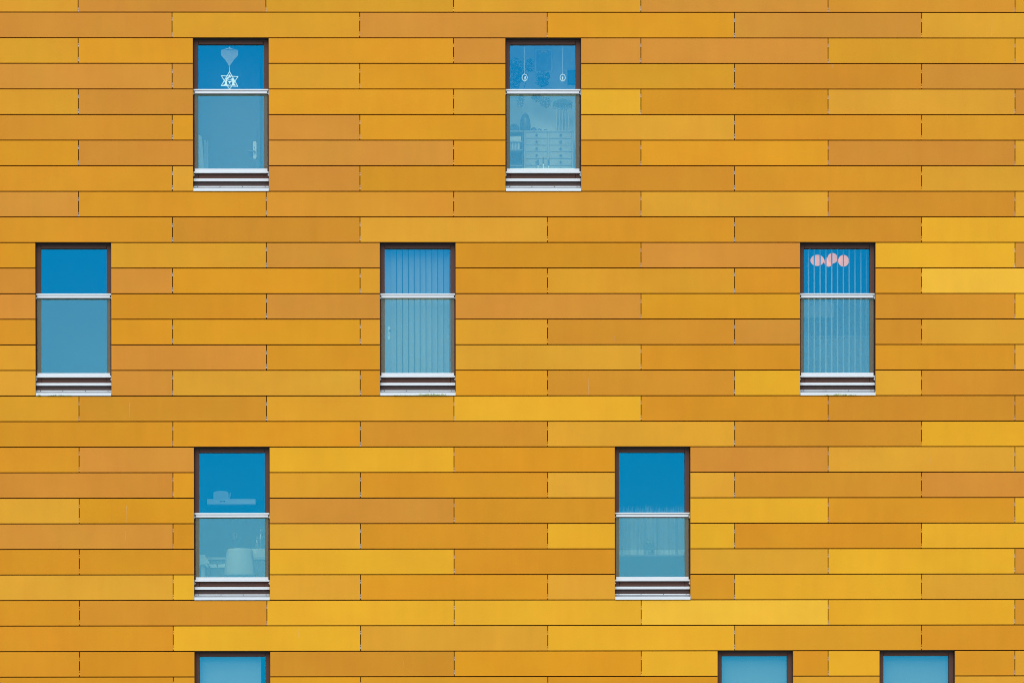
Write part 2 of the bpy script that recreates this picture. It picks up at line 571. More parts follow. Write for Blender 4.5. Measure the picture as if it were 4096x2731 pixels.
# ------------------------------------------------------------------ windows (a part of the building, its pieces one level deeper)
def make_window(rail_z):
    """built around the middle of the lower edge of the opening"""
    h = W_OPEN / 2
    H = 6 * Q
    mb = MB()
    st, hd = 0.066, 0.070
    yf, yb = 0.100, 0.165
    mb.cham(-h + 0.003, -h + st, yf, yb, 0.178, H - 0.004, 0.003)
    mb.cham(h - st, h - 0.003, yf, yb, 0.178, H - 0.004, 0.003)
    mb.cham(-h + st + 0.0025, h - st - 0.0025, yf + 0.001, yb, H - hd, H - 0.004, 0.003)
    mb.cham(-h + st + 0.0025, h - st - 0.0025, yf + 0.001, yb, 0.178, 0.268, 0.003)
    mb.box(-h + 0.003, h - 0.003, 0.088, 0.0995, H - 0.027, H - 0.0036, 1)  # dark strip added across the head for the shade under the soffit
    # lining of the opening
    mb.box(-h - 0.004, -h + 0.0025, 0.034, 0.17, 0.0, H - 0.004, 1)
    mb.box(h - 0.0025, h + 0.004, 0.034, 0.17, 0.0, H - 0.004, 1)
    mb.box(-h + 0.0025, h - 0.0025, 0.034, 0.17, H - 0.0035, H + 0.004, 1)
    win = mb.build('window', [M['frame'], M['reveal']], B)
    mb = MB()
    mb.box(-h + st - 0.006, h - st + 0.006, 0.120, 0.128, 0.262, H - hd + 0.006, 1, front=0)
    mb.v = [(x_, y_ + (z_ - 0.262) * 0.013, z_) for x_, y_, z_ in mb.v]     # pane leaned back so it mirrors higher, bluer sky
    mb.build('pane', [M['coated'], M['inner_glass']], win)
    # glass guard: sheet between a top rail and a bottom channel
    g0, g1 = -0.4815, 0.4815
    mb = MB()
    mb.box(g0, g1, 0.070, 0.080, 0.256, rail_z - 0.03)
    mb.build('glass_guard', M['guard'], win)
    mb = MB()
    mb.cham(-0.4965, 0.4965, 0.050, 0.096, rail_z - 0.0215, rail_z, 0.002)
    mb.cham(-0.481, 0.481, 0.058, 0.0695, rail_z - 0.0585, rail_z - 0.0265, 0.002)
    mb.box(-0.481, 0.481, 0.0805, 0.090, rail_z - 0.0585, rail_z - 0.0265)
    mb.box(-0.480, 0.480, 0.062, 0.088, rail_z - 0.0265, rail_z - 0.0215, 1)
    mb.box(-0.480, 0.480, 0.063, 0.0697, rail_z - 0.066, rail_z - 0.0588, 1)  # dark strip below the lower bar
    mb.build('handrail', [M['rail'], M['dark_strip']], win)
    mb = MB()
    mb.cham(-0.481, 0.481, 0.056, 0.0695, 0.272, 0.307, 0.002)
    mb.cham(-0.4965, 0.4965, 0.050, 0.096, 0.249, 0.2715, 0.002)
    mb.box(-0.481, 0.481, 0.0805, 0.090, 0.272, 0.307)
    mb.build('bottom_rail', M['rail'], win)
    for s in (-1, 1):
        mb = MB()
        for z in (rail_z - 0.075, 0.205):
            x0, x1 = sorted((s * 0.4945, s * 0.4985))
            mb.box(x0, x1, 0.052, 0.096, z, z + 0.045)
            mb.tube([(s * 0.494, 0.068, z + 0.018), (s * 0.484, 0.068, z + 0.018)], 0.006, 8)
        mb.build('bracket', M['rail'], win)
    mb = MB()
    mb.box(-h + 0.003, h - 0.003, 0.098, 0.110, 0.082, 0.142)
    mb.build('apron', M['apron'], win)
    mb = MB()
    mb.cham(-h + 0.004, h - 0.004, 0.062, 0.0975, 0.142, 0.1775, 0.002)
    mb.build('drip_flashing', M['rail'], win)
    # outer sill: back upstand with four screws, tray, front lip
    mb = MB()
    mb.cham(-0.497, 0.499, -0.012, -0.002, 0.002, 0.0395, 0.0015)
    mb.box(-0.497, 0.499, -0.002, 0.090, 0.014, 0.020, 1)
    mb.box(-0.497, 0.499, 0.084, 0.0965, 0.020, 0.067, 1)
    mb.cham(-0.497, 0.497, 0.081, 0.0965, 0.0675, 0.0815, 0.001)
    mb.box(-0.4985, -0.4972, -0.002, 0.090, 0.02, 0.060)
    mb.box(0.4992, 0.5005, -0.002, 0.090, 0.02, 0.060)
    for fx in (-0.443, -0.148, 0.151, 0.450):
        mb.tube([(fx, 0.0812, 0.0745), (fx, 0.078, 0.0745)], 0.0048, 8, 2)
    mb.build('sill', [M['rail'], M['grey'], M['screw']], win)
    return win


def copy_tree(o, parent):
    c_ = o.copy()
    COL.objects.link(c_)
    c_.parent = parent
    for ch in list(o.children):
        copy_tree(ch, c_)
    return c_


proto = {}
WINS = []
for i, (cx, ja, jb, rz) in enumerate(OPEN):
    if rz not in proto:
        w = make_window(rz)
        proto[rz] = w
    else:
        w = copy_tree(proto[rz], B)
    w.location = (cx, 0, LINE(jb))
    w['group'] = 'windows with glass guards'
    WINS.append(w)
WL = ['window with a white star mobile inside', 'window with a chest of drawers inside', 'empty window at the left edge', 'window with closed vertical blind and white door plate',
      'window with lit round lamps behind open vertical blind', 'kitchen window with a white chair', 'window with a net half curtain',
      'cut off window alone at bottom left', 'left one of the two cut off windows at bottom right', 'right one of the two cut off windows at bottom right']
for w, l in zip(WINS, WL):
    w['label'] = l


def algae(i, spots, seed):
    """green growth hugging the lower edge of a sill lip: small flat crusts"""
    rnd = random.Random(seed)
    w = WINS[i]
    mb = MB()
    for a, b, hh in spots:
        nseg = max(3, int((b - a) / 0.012))
        for k in range(nseg):
            x = a + (b - a) * (k + 0.5) / nseg + rnd.uniform(-0.003, 0.003)
            top = hh * rnd.uniform(0.35, 1.0)
            wd = rnd.uniform(0.006, 0.012)
            mb.prism([(x - wd, 0.0022), (x + wd, 0.0022), (x + wd * 0.5, 0.0022 + top * 0.7), (x + wd * rnd.uniform(-0.3, 0.4), 0.0022 + top), (x - wd * 0.6, 0.0022 + top * 0.6)],
                     -0.0135 - rnd.uniform(0, 0.0008), -0.0121)
    o = mb.build('algae', M['algae'], w)
    o['kind'] = 'stuff'
    o['label'] = 'green algae along the sill edge'


algae(2, [(-0.47, -0.43, 0.018), (-0.34, -0.02, 0.010), (-0.27, -0.23, 0.022), (-0.20, -0.16, 0.022)], 1)
algae(3, [(-0.32, 0.10, 0.009), (0.0, 0.37, 0.030), (0.10, 0.30, 0.026), (0.37, 0.42, 0.010)], 2)
algae(4, [(-0.22, 0.25, 0.008), (-0.06, 0.12, 0.024), (-0.15, -0.13, 0.020), (0.15, 0.17, 0.018)], 3)

# rooms: a plain shell behind each window
ROOM_D = 1.5
for i, (cx, ja, jb, rz) in enumerate(OPEN):
    zb, zt_ = LINE(jb) + 0.10, LINE(ja) + 0.12
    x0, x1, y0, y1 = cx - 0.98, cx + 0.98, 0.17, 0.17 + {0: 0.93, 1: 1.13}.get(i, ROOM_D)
    t = 0.05
    mb = MB()
    mb.box(x0, x1, y1, y1 + t, zb - t, zt_ + t)
    mb.box(x0 - t, x0, y0, y1 + t, zb - t, zt_ + t)
    mb.box(x1, x1 + t, y0, y1 + t, zb - t, zt_ + t)
    mb.box(x0, x1, y0, y1, zt_, zt_ + t)
    mb.box(x0, x1, y0, y1, zb - t, zb)
    # front wall beside, above and below the frame
    a, b = cx - W_OPEN / 2 + 0.05, cx + W_OPEN / 2 - 0.05
    mb.box(x0, a, y0, y0 + t, zb, zt_)
    mb.box(b, x1, y0, y0 + t, zb, zt_)
    mb.box(a, b, y0, y0 + t, LINE(ja) - 0.05, zt_)
    mb.box(a, b, y0, y0 + t, zb, LINE(jb) + 0.24)
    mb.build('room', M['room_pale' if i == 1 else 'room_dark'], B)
BACK = 0.17 + ROOM_D


def floor_z(i):
    return LINE(OPEN[i][2]) + 0.10


def poly(pts, y):
    return [P(x, z, y) for x, z in pts]


# ------------------------------------------------------------------ star window
y = 0.15
Zp = lambda x_, y_: (780 + x_ / 7.128, 160 + y_ / 7.128)      # close-up of the star pane
bx, bz = P(*Zp(985, 1420), y)
S = empty('window_mobile', (bx, y, bz), 'white wooden star mobile with kneeling figures hanging under a fan of rods', 'window ornament')
O = (bx, y, bz)
tops = [458, 487, 520, 550, 588, 628, 668, 732, 768, 718, 672, 632, 588, 558, 528, 492, 460]
for k, bt in enumerate(tops):
    xx = 750 + k * 28.5
    xa, za = P(*Zp(xx, 295), y)
    _, zb_ = P(*Zp(xx, bt), y)
    mb = MB()
    mb.tube([(xa, y, za), (xa, y, zb_)], 0.0018, 6)
    mb.build('rod', M['ornament'], S, O)
mb = MB()
mb.tube([(*[P(*Zp(980, 185), y)[0]], y, P(*Zp(980, 185), y)[1]), (P(*Zp(980, 300), y)[0], y, P(*Zp(980, 300), y)[1])], 0.0015, 5)
for k in range(17):
    xa, za = P(*Zp(750 + k * 28.5, 295), y)
    xt, zt2 = P(*Zp(980, 225), y)
    mb.tube([(xa, y, za), (xt, y, zt2)], 0.0006, 4)
mb.tube([(P(*Zp(978, 768), y)[0], y, P(*Zp(978, 768), y)[1]), (P(*Zp(985, 905), y)[0], y, P(*Zp(985, 905), y)[1])], 0.0026, 6)
mb.build('string', M['cord'], S, O)
mb = MB()


def strip(mb, pts, w, y0, y1, close=True):
    n_ = len(pts)
    for a in range(n_ if close else n_ - 1):
        p, q = Vector(pts[a]), Vector(pts[(a + 1) % n_])
        d = (q - p).normalized()
        nn = Vector((-d.y, d.x)) * w / 2
        e = d * w * 0.4
        mb.prism([tuple(p - e - nn), tuple(q + e - nn), tuple(q + e + nn), tuple(p - e + nn)], y0 + a * 0.0002, y1 + a * 0.0002)


t1 = [P(*Zp(a, b), y) for a, b in ((750, 1310), (1220, 1328), (985, 910))]
t2 = [P(*Zp(a, b), y) for a, b in ((985, 1415), (1226, 1048), (752, 1026))]
strip(mb, t1, 0.0090, y - 0.002, y + 0.002)
strip(mb, t2, 0.0090, y - 0.0015, y + 0.0026)
mb.build('star', M['ornament'], S, O)
mb = MB()
figs = [[(790, 1300), (850, 1262), (862, 1175), (895, 1095), (935, 1062), (968, 1075), (962, 1100), (935, 1122), (915, 1150), (905, 1200), (915, 1262), (940, 1300)],
        [(1040, 1300), (1062, 1240), (1062, 1185), (1045, 1150), (1032, 1118), (1050, 1095), (1085, 1105), (1112, 1150), (1128, 1205), (1122, 1262), (1180, 1305)],
        [(925, 1175), (1060, 1175), (1030, 1205), (1012, 1215), (1000, 1235), (975, 1235), (965, 1210)],
        [(955, 1035), (985, 985), (1020, 1035), (1020, 1080), (960, 1075)]]
for f in figs:
    mb.prism(list(reversed(poly([Zp(*q) for q in f], y))), y - 0.0012, y + 0.0012)
for a, b in (((940, 1300), (1000, 1230)), ((1025, 1300), (975, 1230))):
    p, q = P(*Zp(*a), y), P(*Zp(*b), y)
    mb.tube([(p[0], y, p[1]), (q[0], y, q[1])], 0.0022, 6)
arc = [P(*Zp(985 + 58 * math.cos(w), 1180 - 50 * math.sin(w)), y) for w in [math.pi * k / 10 for k in range(11)]]
mb.tube([(a, y, b) for a, b in arc], 0.0028, 6)
mb.build('figures', M['ornament'], S, O)

# door at the back of the star room with its long handle plate
BACK0 = 0.17 + 0.93
y = BACK0 - 0.05
i = 0
dx0, dx1 = P(800, 500, y)[0] + 0.0, P(1040, 500, y)[0]
mb = MB()
dx0 = dx1 - 0.86
mb.cham(dx0, dx1, y, BACK0 - 0.001, floor_z(0) + 0.005, floor_z(0) + 2.02, 0.003)
door = mb.build('door', simple('dim_door', (0.06, 0.06, 0.06), 0.5, var=0.04), B)
Zq = lambda x_, y_: (780 + x_ / 4.9, 370 + y_ / 4.9)


def door_plate(mb, c0, c1, yy):
    (xa, za), (xb, zb2) = c0, c1
    r = (xb - xa) / 2
    cx = (xa + xb) / 2
    pts = [(cx + r * math.cos(w), zb2 + r + r * math.sin(w)) for w in [math.pi + math.pi * k / 8 for k in range(9)]]
    pts += [(cx + r * math.cos(w), za - r + r * math.sin(w)) for w in [math.pi * k / 8 for k in range(9)]]
    mb.prism(pts, yy - 0.008, yy)


mb = MB()
door_plate(mb, P(*Zq(1137, 958), y), P(*Zq(1205, 1305), y), y - 0.0005)
xk, zk = P(*Zq(1171, 1085), y)
mb.box(xk - 0.004, xk + 0.004, y - 0.0095, y - 0.0086, zk - 0.014, zk + 0.012, 1)
xa, za = P(*Zq(1172, 1168), y)
xb, _ = P(*Zq(1030, 1165), y)
mb.tube([(xa, y - 0.009, za), (xa, y - 0.05, za), (xb, y - 0.055, za + 0.002)], 0.012, 8, 2)
mb.build('door_handle', [M['white'], M['screw'], simple('dull_lever', (0.12, 0.12, 0.12), 0.5)], door)

# pale things in the lower left corner of the star window
y = 0.42
x0, z0 = P(*Zq(20, 1800), y)
T = empty('armchair', (x0, y, floor_z(0)), 'pale armchair with slanting back edge beside the panelled room door', 'armchair')
O = (x0, y, floor_z(0))
mb = MB()
mb.prism(list(reversed(poly([Zq(-120, 900), Zq(-60, 845), Zq(100, 842), Zq(128, 870), Zq(160, 1180), Zq(178, 1560), Zq(-120, 1560)], y))), y, y + 0.10)
mb.build('backrest', M['linen'], T, O)
xa, za = P(*Zq(-120, 1560), y)
xb, zb2 = P(*Zq(178, 1560), y)
mb = MB()
mb.cham(xa, xb, y - 0.05, y + 0.45, floor_z(0) + 0.06, za, 0.01)
mb.build('seat', M['linen'], T, O)
for sx in (xa + 0.03, xb - 0.03):
    for sy in (y, y + 0.4):
        mb = MB()
        mb.tube([(sx, sy, floor_z(0)), (sx, sy, floor_z(0) + 0.07)], 0.015, 8)
        mb.build('leg', M['dark_wood'], T, O)
y = 0.92
xa, za = P(*Zq(178, 942), y)
xb, zb2 = P(*Zq(262, 942), y)
O = (xa, y, floor_z(0))
T = empty('room_divider', O, 'narrow pale folding screen standing next to the pale armchair', 'screen')
for a, b, dy in ((178, 214, 0), (214, 236, 0.02), (236, 262, 0.0)):
    mb = MB()
    mb.cham(P(*Zq(a, 942), y)[0] + 0.001, P(*Zq(b, 942), y)[0] - 0.001, y + dy, y + dy + 0.015, floor_z(0), za - dy, 0.002)
    mb.build('leaf', M['linen'] if dy == 0 else M['chest'], T, O)

# ------------------------------------------------------------------ window with the chest of drawers
Zt = lambda x_, y_: (2030 + x_ / 7.128, 170 + y_ / 7.128)
Zu = lambda x_, y_: (2030 + x_ / 4.9, 370 + y_ / 4.9)
y = 0.16
for (ox_, oy_, top, lab, prof) in ((490, 1008, 130, 'small ivory oval cameo on a cord, nearer the leafy climbing plant',
                              [(470, 1062), (520, 1062), (512, 1030), (530, 985), (510, 968), (480, 990), (490, 1030)]),
                             (1575, 1010, 120, 'small ivory oval cameo on a cord, nearer the dark framed picture',
                              [(1545, 1066), (1592, 1066), (1580, 1035), (1590, 1000), (1570, 975), (1545, 990), (1560, 1030)])):
    cx, cz = P(*Zt(ox_, oy_), y)
    O = (cx, y, cz)
    T = empty('hanging_cameo', O, lab, 'window ornament', 'pair of oval cameos in the window')
    mb = MB()
    a, b = 0.0345, 0.0435
    mb.tube([(cx + a * math.cos(w), y, cz + b * math.sin(w)) for w in [2 * math.pi * k / 28 for k in range(28)]], 0.0045, 8, closed=True)
    for w in (90, 60, 120, 270, 250, 290, 0, 180):
        mb.tube([(cx + a * math.cos(R(w)), y - 0.002, cz + b * math.sin(R(w))), (cx + a * 1.2 * math.cos(R(w)), y - 0.002, cz + b * 1.17 * math.sin(R(w)))], [0.007, 0.004], 8)
    mb.build('oval_frame', M['cameo'], T, O)
    mb = MB()
    mb.prism(list(poly([Zt(*q) for q in prof], y)), y - 0.003, y + 0.003)
    mb.build('figurine', M['cameo'], T, O)
    mb = MB()
    xt, zt2 = P(*Zt(ox_ - 2, top), y)
    mb.tube([(cx, y, cz + b), (xt, y, zt2)], 0.0014, 6)
    mb.build('string', M['cord'], T, O)

# things on the back wall: pale picture with an arch, dark picture
y = 0.17 + 1.13 - 0.03


def picture(name, label, c0, c1, y, frame_m, face_m, fw=0.02):
    (xa, za), (xb, zb2) = c0, c1
    O = ((xa + xb) / 2, y, zb2)
    T = empty(name, O, label, 'picture')
    mb = MB()
    mb.cham(xa, xa + fw, y, y + 0.025, zb2, za, 0.003)
    mb.cham(xb - fw, xb, y, y + 0.025, zb2, za, 0.003)
    mb.cham(xa + fw, xb - fw, y + 0.001, y + 0.025, za - fw, za, 0.003)
    mb.cham(xa + fw, xb - fw, y + 0.001, y + 0.025, zb2, zb2 + fw, 0.003)
    mb.build('picture_frame', frame_m, T, O)
    mb = MB()
    mb.box(xa + fw, xb - fw, y + 0.008, y + 0.025, zb2 + fw, za - fw)
    mb.build('print', face_m, T, O)
    return T, O


T, O = picture('framed_picture', 'pale framed picture with an apricot arch between the two hanging cameos', P(*Zt(775, 190), y), P(*Zt(1288, 870), y), y, M['white'], M['print'], 0.022)
mb = MB()
cx, cz = P(*Zt(1035, 345), y)
rr = P(*Zt(1135, 345), y)[0] - cx
mb.tube([(cx + rr * math.cos(w), y + 0.004, cz + rr * math.sin(w)) for w in [math.pi * k / 12 for k in range(13)]], 0.011, 8)
mb.build('arch', M['rainbow'], T, O)
picture('framed_picture', 'small dark framed picture at the right edge of the pane above the drawers', P(*Zt(1712, 795), y), P(*Zt(1960, 1205), y), y, M['dark_wood'], simple('dark_print', (0.10, 0.10, 0.11), 0.6, var=0.4, scale=14))


def leaf_quad(mb, c, s, rnd, mi=0):
    a, b = rnd.uniform(0, 6.28), rnd.uniform(-0.9, 0.9)
    u = Vector((math.cos(a) * math.cos(b), math.sin(a), math.sin(b) * math.cos(a)))
    v = u.cross(Vector((rnd.uniform(-1, 1), rnd.uniform(-1, 1), rnd.uniform(-1, 1)))).normalized()
    c = Vector(c)
    mb.add([c - u * s, c + v * s * 0.45, c + u * s, c - v * s * 0.45], [(0, 1, 2, 3)], mi)


def bush(name, label, blobs, y, parent_name, seed, pot=None, n_leaf=260, size=0.022, cat='plant'):
    rnd = random.Random(seed)
    pts = [(*P(px, py, y), rx, rz) for px, py, rx, rz in blobs]
    zb_ = min(z - rz for _, z, _, rz in pts)
    O = (pts[0][0], y, zb_)
    T = empty(name, O, label, cat)
    mb = MB()
    tot = sum(rx * rz for _, _, rx, rz in pts)
    for x, z, rx, rz in pts:
        for _ in range(int(n_leaf * rx * rz / tot) + 6):
            w, q = rnd.uniform(0, 6.28), math.sqrt(rnd.random())
            leaf_quad(mb, (x + rx * q * math.cos(w), y + rnd.uniform(-0.5, 0.5) * min(rx, 0.12), z + rz * q * math.sin(w)), size * rnd.uniform(0.7, 1.3), rnd)
    mb.build('foliage', M['leaf'], T, O)
    mb = MB()
    for a, b in zip(pts, pts[1:]):
        mb.tube([(a[0], y, a[1]), ((a[0] + b[0]) / 2 + 0.01, y, (a[1] + b[1]) / 2), (b[0], y, b[1])], 0.004, 5)
    mb.tube([(pts[0][0], y, pts[0][1] + pts[0][3] * 0.5), (pts[0][0] + 0.01, y, pts[0][1] - pts[0][3] * 0.6)], 0.005, 5)
    mb.build('stem', M['leaf'], T, O)
    if pot:
        x, z, r, h = pot
        mb = MB()
        mb.lathe([(r * 0.7, z), (r, z + h), (r * 0.92, z + h), (r * 0.9, z + h * 0.9)], x, y, 16)
        mb.build('pot', M['dark_wood'], T, O)
    return T


bush('climbing_plant', 'dark leafy climbing plant behind the left hanging cameo', [(2062, 262, 0.10, 0.10), (2075, 300, 0.10, 0.11), (2055, 335, 0.08, 0.09), (2118, 262, 0.06, 0.09), (2082, 400, 0.05, 0.10)], 0.95, 'p', 11, n_leaf=1100, size=0.016)
bush('hanging_plant', 'dark trailing plant hanging below the pale framed picture', [(2172, 305, 0.10, 0.06), (2168, 330, 0.09, 0.06), (2150, 395, 0.07, 0.05), (2182, 410, 0.075, 0.07), (2140, 390, 0.05, 0.04)], 1.00, 'p', 12, n_leaf=950, size=0.015)

# shelf unit and chest of drawers at the back
y = 0.80
D0 = y
xL, zT = P(2096, 523, y)
xR, _ = P(2294, 523, y)
fz = floor_z(1)
O = ((xL + xR) / 2, y, fz)
T = empty('chest_of_drawers', O, 'pale wooden chest of drawers with two columns of round knobs', 'chest of drawers')
mb = MB()
mb.cham(xL - 0.005, xR + 0.005, y - 0.012, y + 0.42, zT - 0.02, zT, 0.003)
mb.box(xL, xR, y + 0.012, y + 0.42, fz + 0.03, zT - 0.021)
mb.cham(xL, xL + 0.022, y, y + 0.0115, fz + 0.03, zT - 0.021, 0.002)
mb.cham(xR - 0.022, xR, y, y + 0.0115, fz + 0.03, zT - 0.021, 0.002)
xm = P(2193, 560, y)[0]
mb.cham(xm - 0.012, xm + 0.012, y, y + 0.0115, fz + 0.03, zT - 0.021, 0.002)
mb.box(xL + 0.02, xR - 0.02, y + 0.03, y + 0.40, fz, fz + 0.029)
mb.build('body', M['chest'], T, O)
step = 27.0
for cxa, cxb in ((xL + 0.024, xm - 0.014), (xm + 0.014, xR - 0.024)):
    for r_ in range(9):
        z1 = P(2193, 528 + step * r_, y)[1] - 0.004
        z0 = P(2193, 528 + step * (r_ + 1), y)[1] + 0.004
        if z0 < fz + 0.03:
            continue
        mb = MB()
        mb.cham(cxa, cxb, y + 0.001, y + 0.0115, z0, z1, 0.003)
        dr = mb.build('drawer', M['chest'], T, O)
        mb = MB()
        kx = (cxa + cxb) / 2
        mb.tube([(kx, y - 0.001, (z0 + z1) / 2), (kx, y - 0.02, (z0 + z1) / 2)], [0.011, 0.017], 12)
        mb.build('knob', M['knob'], dr, O)

xs0 = P(2020, 523, y)[0]
xs1 = xL - 0.008
O = ((xs0 + xs1) / 2, y, fz)
T = empty('bookcase', O, 'low open shelf unit left of the pale chest of drawers', 'bookcase')
mb = MB()
mb.box(xs0, xs1, y + 0.33, y + 0.35, fz, zT - 0.021)
mb.build('back_panel', M['dark_wood'], T, O)
for xx in (xs0, xs1 - 0.018):
    mb = MB()
    mb.cham(xx, xx + 0.018, y, y + 0.329, fz, zT - 0.021, 0.002)
    mb.build('side_panel', M['dark_wood'], T, O)
zs = []
for py in (523, 565, 597.5, 660, 700):
    z_ = P(2060, py, y)[1]
    if z_ < fz: continue
    zs.append(z_)
    mb = MB()
    top = py == 523
    mb.cham(xs0 - (0 if not top else 0.005), xs1 - (0.019 if not top else 0.001), y + (0.001 if not top else -0.01), y + 0.328, z_ - 0.018, z_, 0.002)
    mb.build('shelf', M['chest'], T, O)
# books and a box on the shelves
zb0 = zs[2]
xx = xs0 + 0.03
kk = 0
cols = [(0.42, 0.40, 0.37), (0.55, 0.53, 0.48), (0.30, 0.30, 0.30), (0.62, 0.60, 0.58)]
bm_ = [simple('book_cover', c_, 0.7, var=0.1) for c_ in cols]
hts = ['cream', 'grey', 'dark grey', 'white']
rnd = random.Random(5)
while xx < xs1 - 0.045:
    w_ = rnd.uniform(0.014, 0.024)
    h_ = 0.10 * rnd.uniform(0.9, 1.0)
    mb = MB()
    mb.cham(xx, xx + w_ - 0.0015, y + 0.02, y + 0.16, zb0 + 0.0005, zb0 + h_, 0.002)
    ci = kk % 4
    b_ = mb.build('book', bm_[ci], None, (xx, y + 0.02, zb0))
    tag(b_, 'thin upright book in the row on the open shelf beside the drawers', 'book', 'books on the open shelf')
    xx += w_
    kk += 1
mb = MB()
zb1 = zs[1]
mb.cham(xs0 + 0.03, xs1 - 0.03, y + 0.02, y + 0.28, zb1 + 0.0005, zb1 + 0.065, 0.004)
bxo = mb.build('storage_box', M['paper'], None, ((xs0 + xs1) / 2, y + 0.15, zb1))
tag(bxo, 'flat pale storage box on the upper shelf above the books', 'box')

# on the top: dark dome, dark basket, trinkets, dried bouquet
yt = y + 0.18
cx, _ = P(2101, 521, yt)
hz = P(2101, 452, yt)[1] - zT
mb = MB()
rw = (P(2122, 500, yt)[0] - P(2079, 500, yt)[0]) / 2
mb.lathe([(rw * 0.98, zT + 0.0005), (rw, zT + hz * 0.35), (rw * 0.93, zT + hz * 0.62), (rw * 0.65, zT + hz * 0.86), (rw * 0.22, zT + hz * 0.95), (rw * 0.12, zT + hz)], cx, yt, 20)
tag(mb.build('dome_jar', simple('dark_glaze', (0.06, 0.07, 0.08), 0.3), None, (cx, yt, zT), True), 'dark dome shaped jar standing on the shelf unit top', 'jar')
cx, _ = P(2056, 521, yt)
mb = MB()
mb.lathe([(0.05, zT + 0.0005), (0.075, zT + 0.03), (0.07, zT + 0.07), (0.04, zT + 0.105), (0.012, zT + 0.12)], cx, yt, 18)
tag(mb.build('cloth_bag', simple('dark_cloth', (0.05, 0.06, 0.07), 0.9, var=0.2), None, (cx, yt, zT), True), 'dark slumped cloth bag left of the dome shaped jar', 'bag')
for px_, w_, h_, mk, lab in ((2135, 26, 20, 'dark_wood', 'largest dark stone of the row right of the dome jar'), (2158, 20, 15, 'dark_wood', 'dark shell ornament with a pale opening, middle of the small row'), (2182, 17, 13, 'dark_wood', 'smallest dark shell ornament, nearest the dried bouquet')):
    cx, _ = P(px_, 521, yt)
    r_ = w_ / 302 / 2 * 1.04
    hh = h_ / 302 * 1.04
    rnd = random.Random(px_)
    mb = MB()
    mb.lathe([(r_ * 0.7, zT + 0.0005), (r_, zT + hh * 0.35), (r_ * 0.8, zT + hh * 0.75), (r_ * 0.3, zT + hh)], cx, yt, 14, sy=0.7)
    if px_ > 2140:
        mb.lathe([(0.012, zT + hh * 0.3), (0.014, zT + hh * 0.45), (0.008, zT + hh * 0.6)], cx, yt - r_ * 0.66, 10, 1, sy=0.4)
    tag(mb.build('shell_ornament' if px_ > 2140 else 'stone', [M[mk], M['paper']], None, (cx, yt, zT), True), lab, 'ornament')
cx, _ = P(2250, 521, yt)
O = (cx, yt, zT)
T = empty('dried_bouquet', O, 'tall bundle of upright dried stems under a drooping dark head', 'dried flowers')
rnd = random.Random(3)
mb = MB()
hz = P(2250, 440, yt)[1] - zT
for k in range(9):
    dx = -0.085 + k * 0.021
    mb.tube([(cx + dx, yt + rnd.uniform(-0.03, 0.03), zT + 0.001), (cx + dx * 0.95, yt, zT + hz)], 0.0055 * rnd.uniform(0.7, 1.3), 6, k % 2)
mb.build('stems', [M['stem'], M['leaf']], T, O)
mb = MB()
top = P(2250, 396, yt)[1]
for k in range(11):
    a = -1 + 2 * k / 10
    w_ = 0.12 * a
    mb.tube([(cx + w_ * 0.15, yt, top - 0.02), (cx + w_ * 0.6, yt - 0.02, top - 0.01 - 0.02 * abs(a)), (cx + w_, yt - 0.02, top - 0.06), (cx + w_ * 1.05, yt - 0.01, top - 0.12 - 0.03 * rnd.random())], [0.012, 0.016, 0.016, 0.004], 6)
for _ in range(110):
    leaf_quad(mb, (cx + rnd.uniform(-0.075, 0.075), yt + rnd.uniform(-0.03, 0.03), top - rnd.uniform(0.03, 0.15)), 0.018, rnd)
mb.build('head', M['leaf'], T, O)

# three dark candles on an inner ledge right behind the pane
yl = 0.30
lz = P(2173, 676, yl)[1]
mb = MB()
lx = OPEN[1][0]
mb.cham(lx - 0.43, lx + 0.43, 0.222, 0.38, lz - 0.02, lz - 0.0005, 0.003)
lo = mb.build('inner_sill', M['white'], B)
for px_, pt, ph, lab in ((2152, 637, 662, 'dark candle in a silver holder, leftmost of the three on the inner sill'),
                        (2173.5, 629, 655, 'tallest dark candle of three in silver holders, the middle one'),
                        (2195, 637, 664, 'dark candle in a silver holder, rightmost of the three on the inner sill')):
    cx, z1 = P(px_, pt, yl)
    _, zh = P(px_, ph, yl)
    O = (cx, yl, lz)
    T = empty('candlestick', O, lab, 'candlestick', 'candles on the inner sill')
    mb = MB()
    hh = zh - lz
    mb.lathe([(0.018, lz + 0.0005), (0.017, lz + 0.004), (0.005, lz + 0.01), (0.005, lz + hh * 0.5), (0.010, lz + hh * 0.7), (0.007, lz + hh * 0.8), (0.012, lz + hh)], cx, yl, 12)
    mb.build('holder', M['silver'], T, O)
    mb = MB()
    mb.lathe([(0.0105, zh + 0.0005), (0.0105, z1 - 0.012), (0.004, z1)], cx, yl, 12)
    mb.build('candle', M['candle'], T, O)

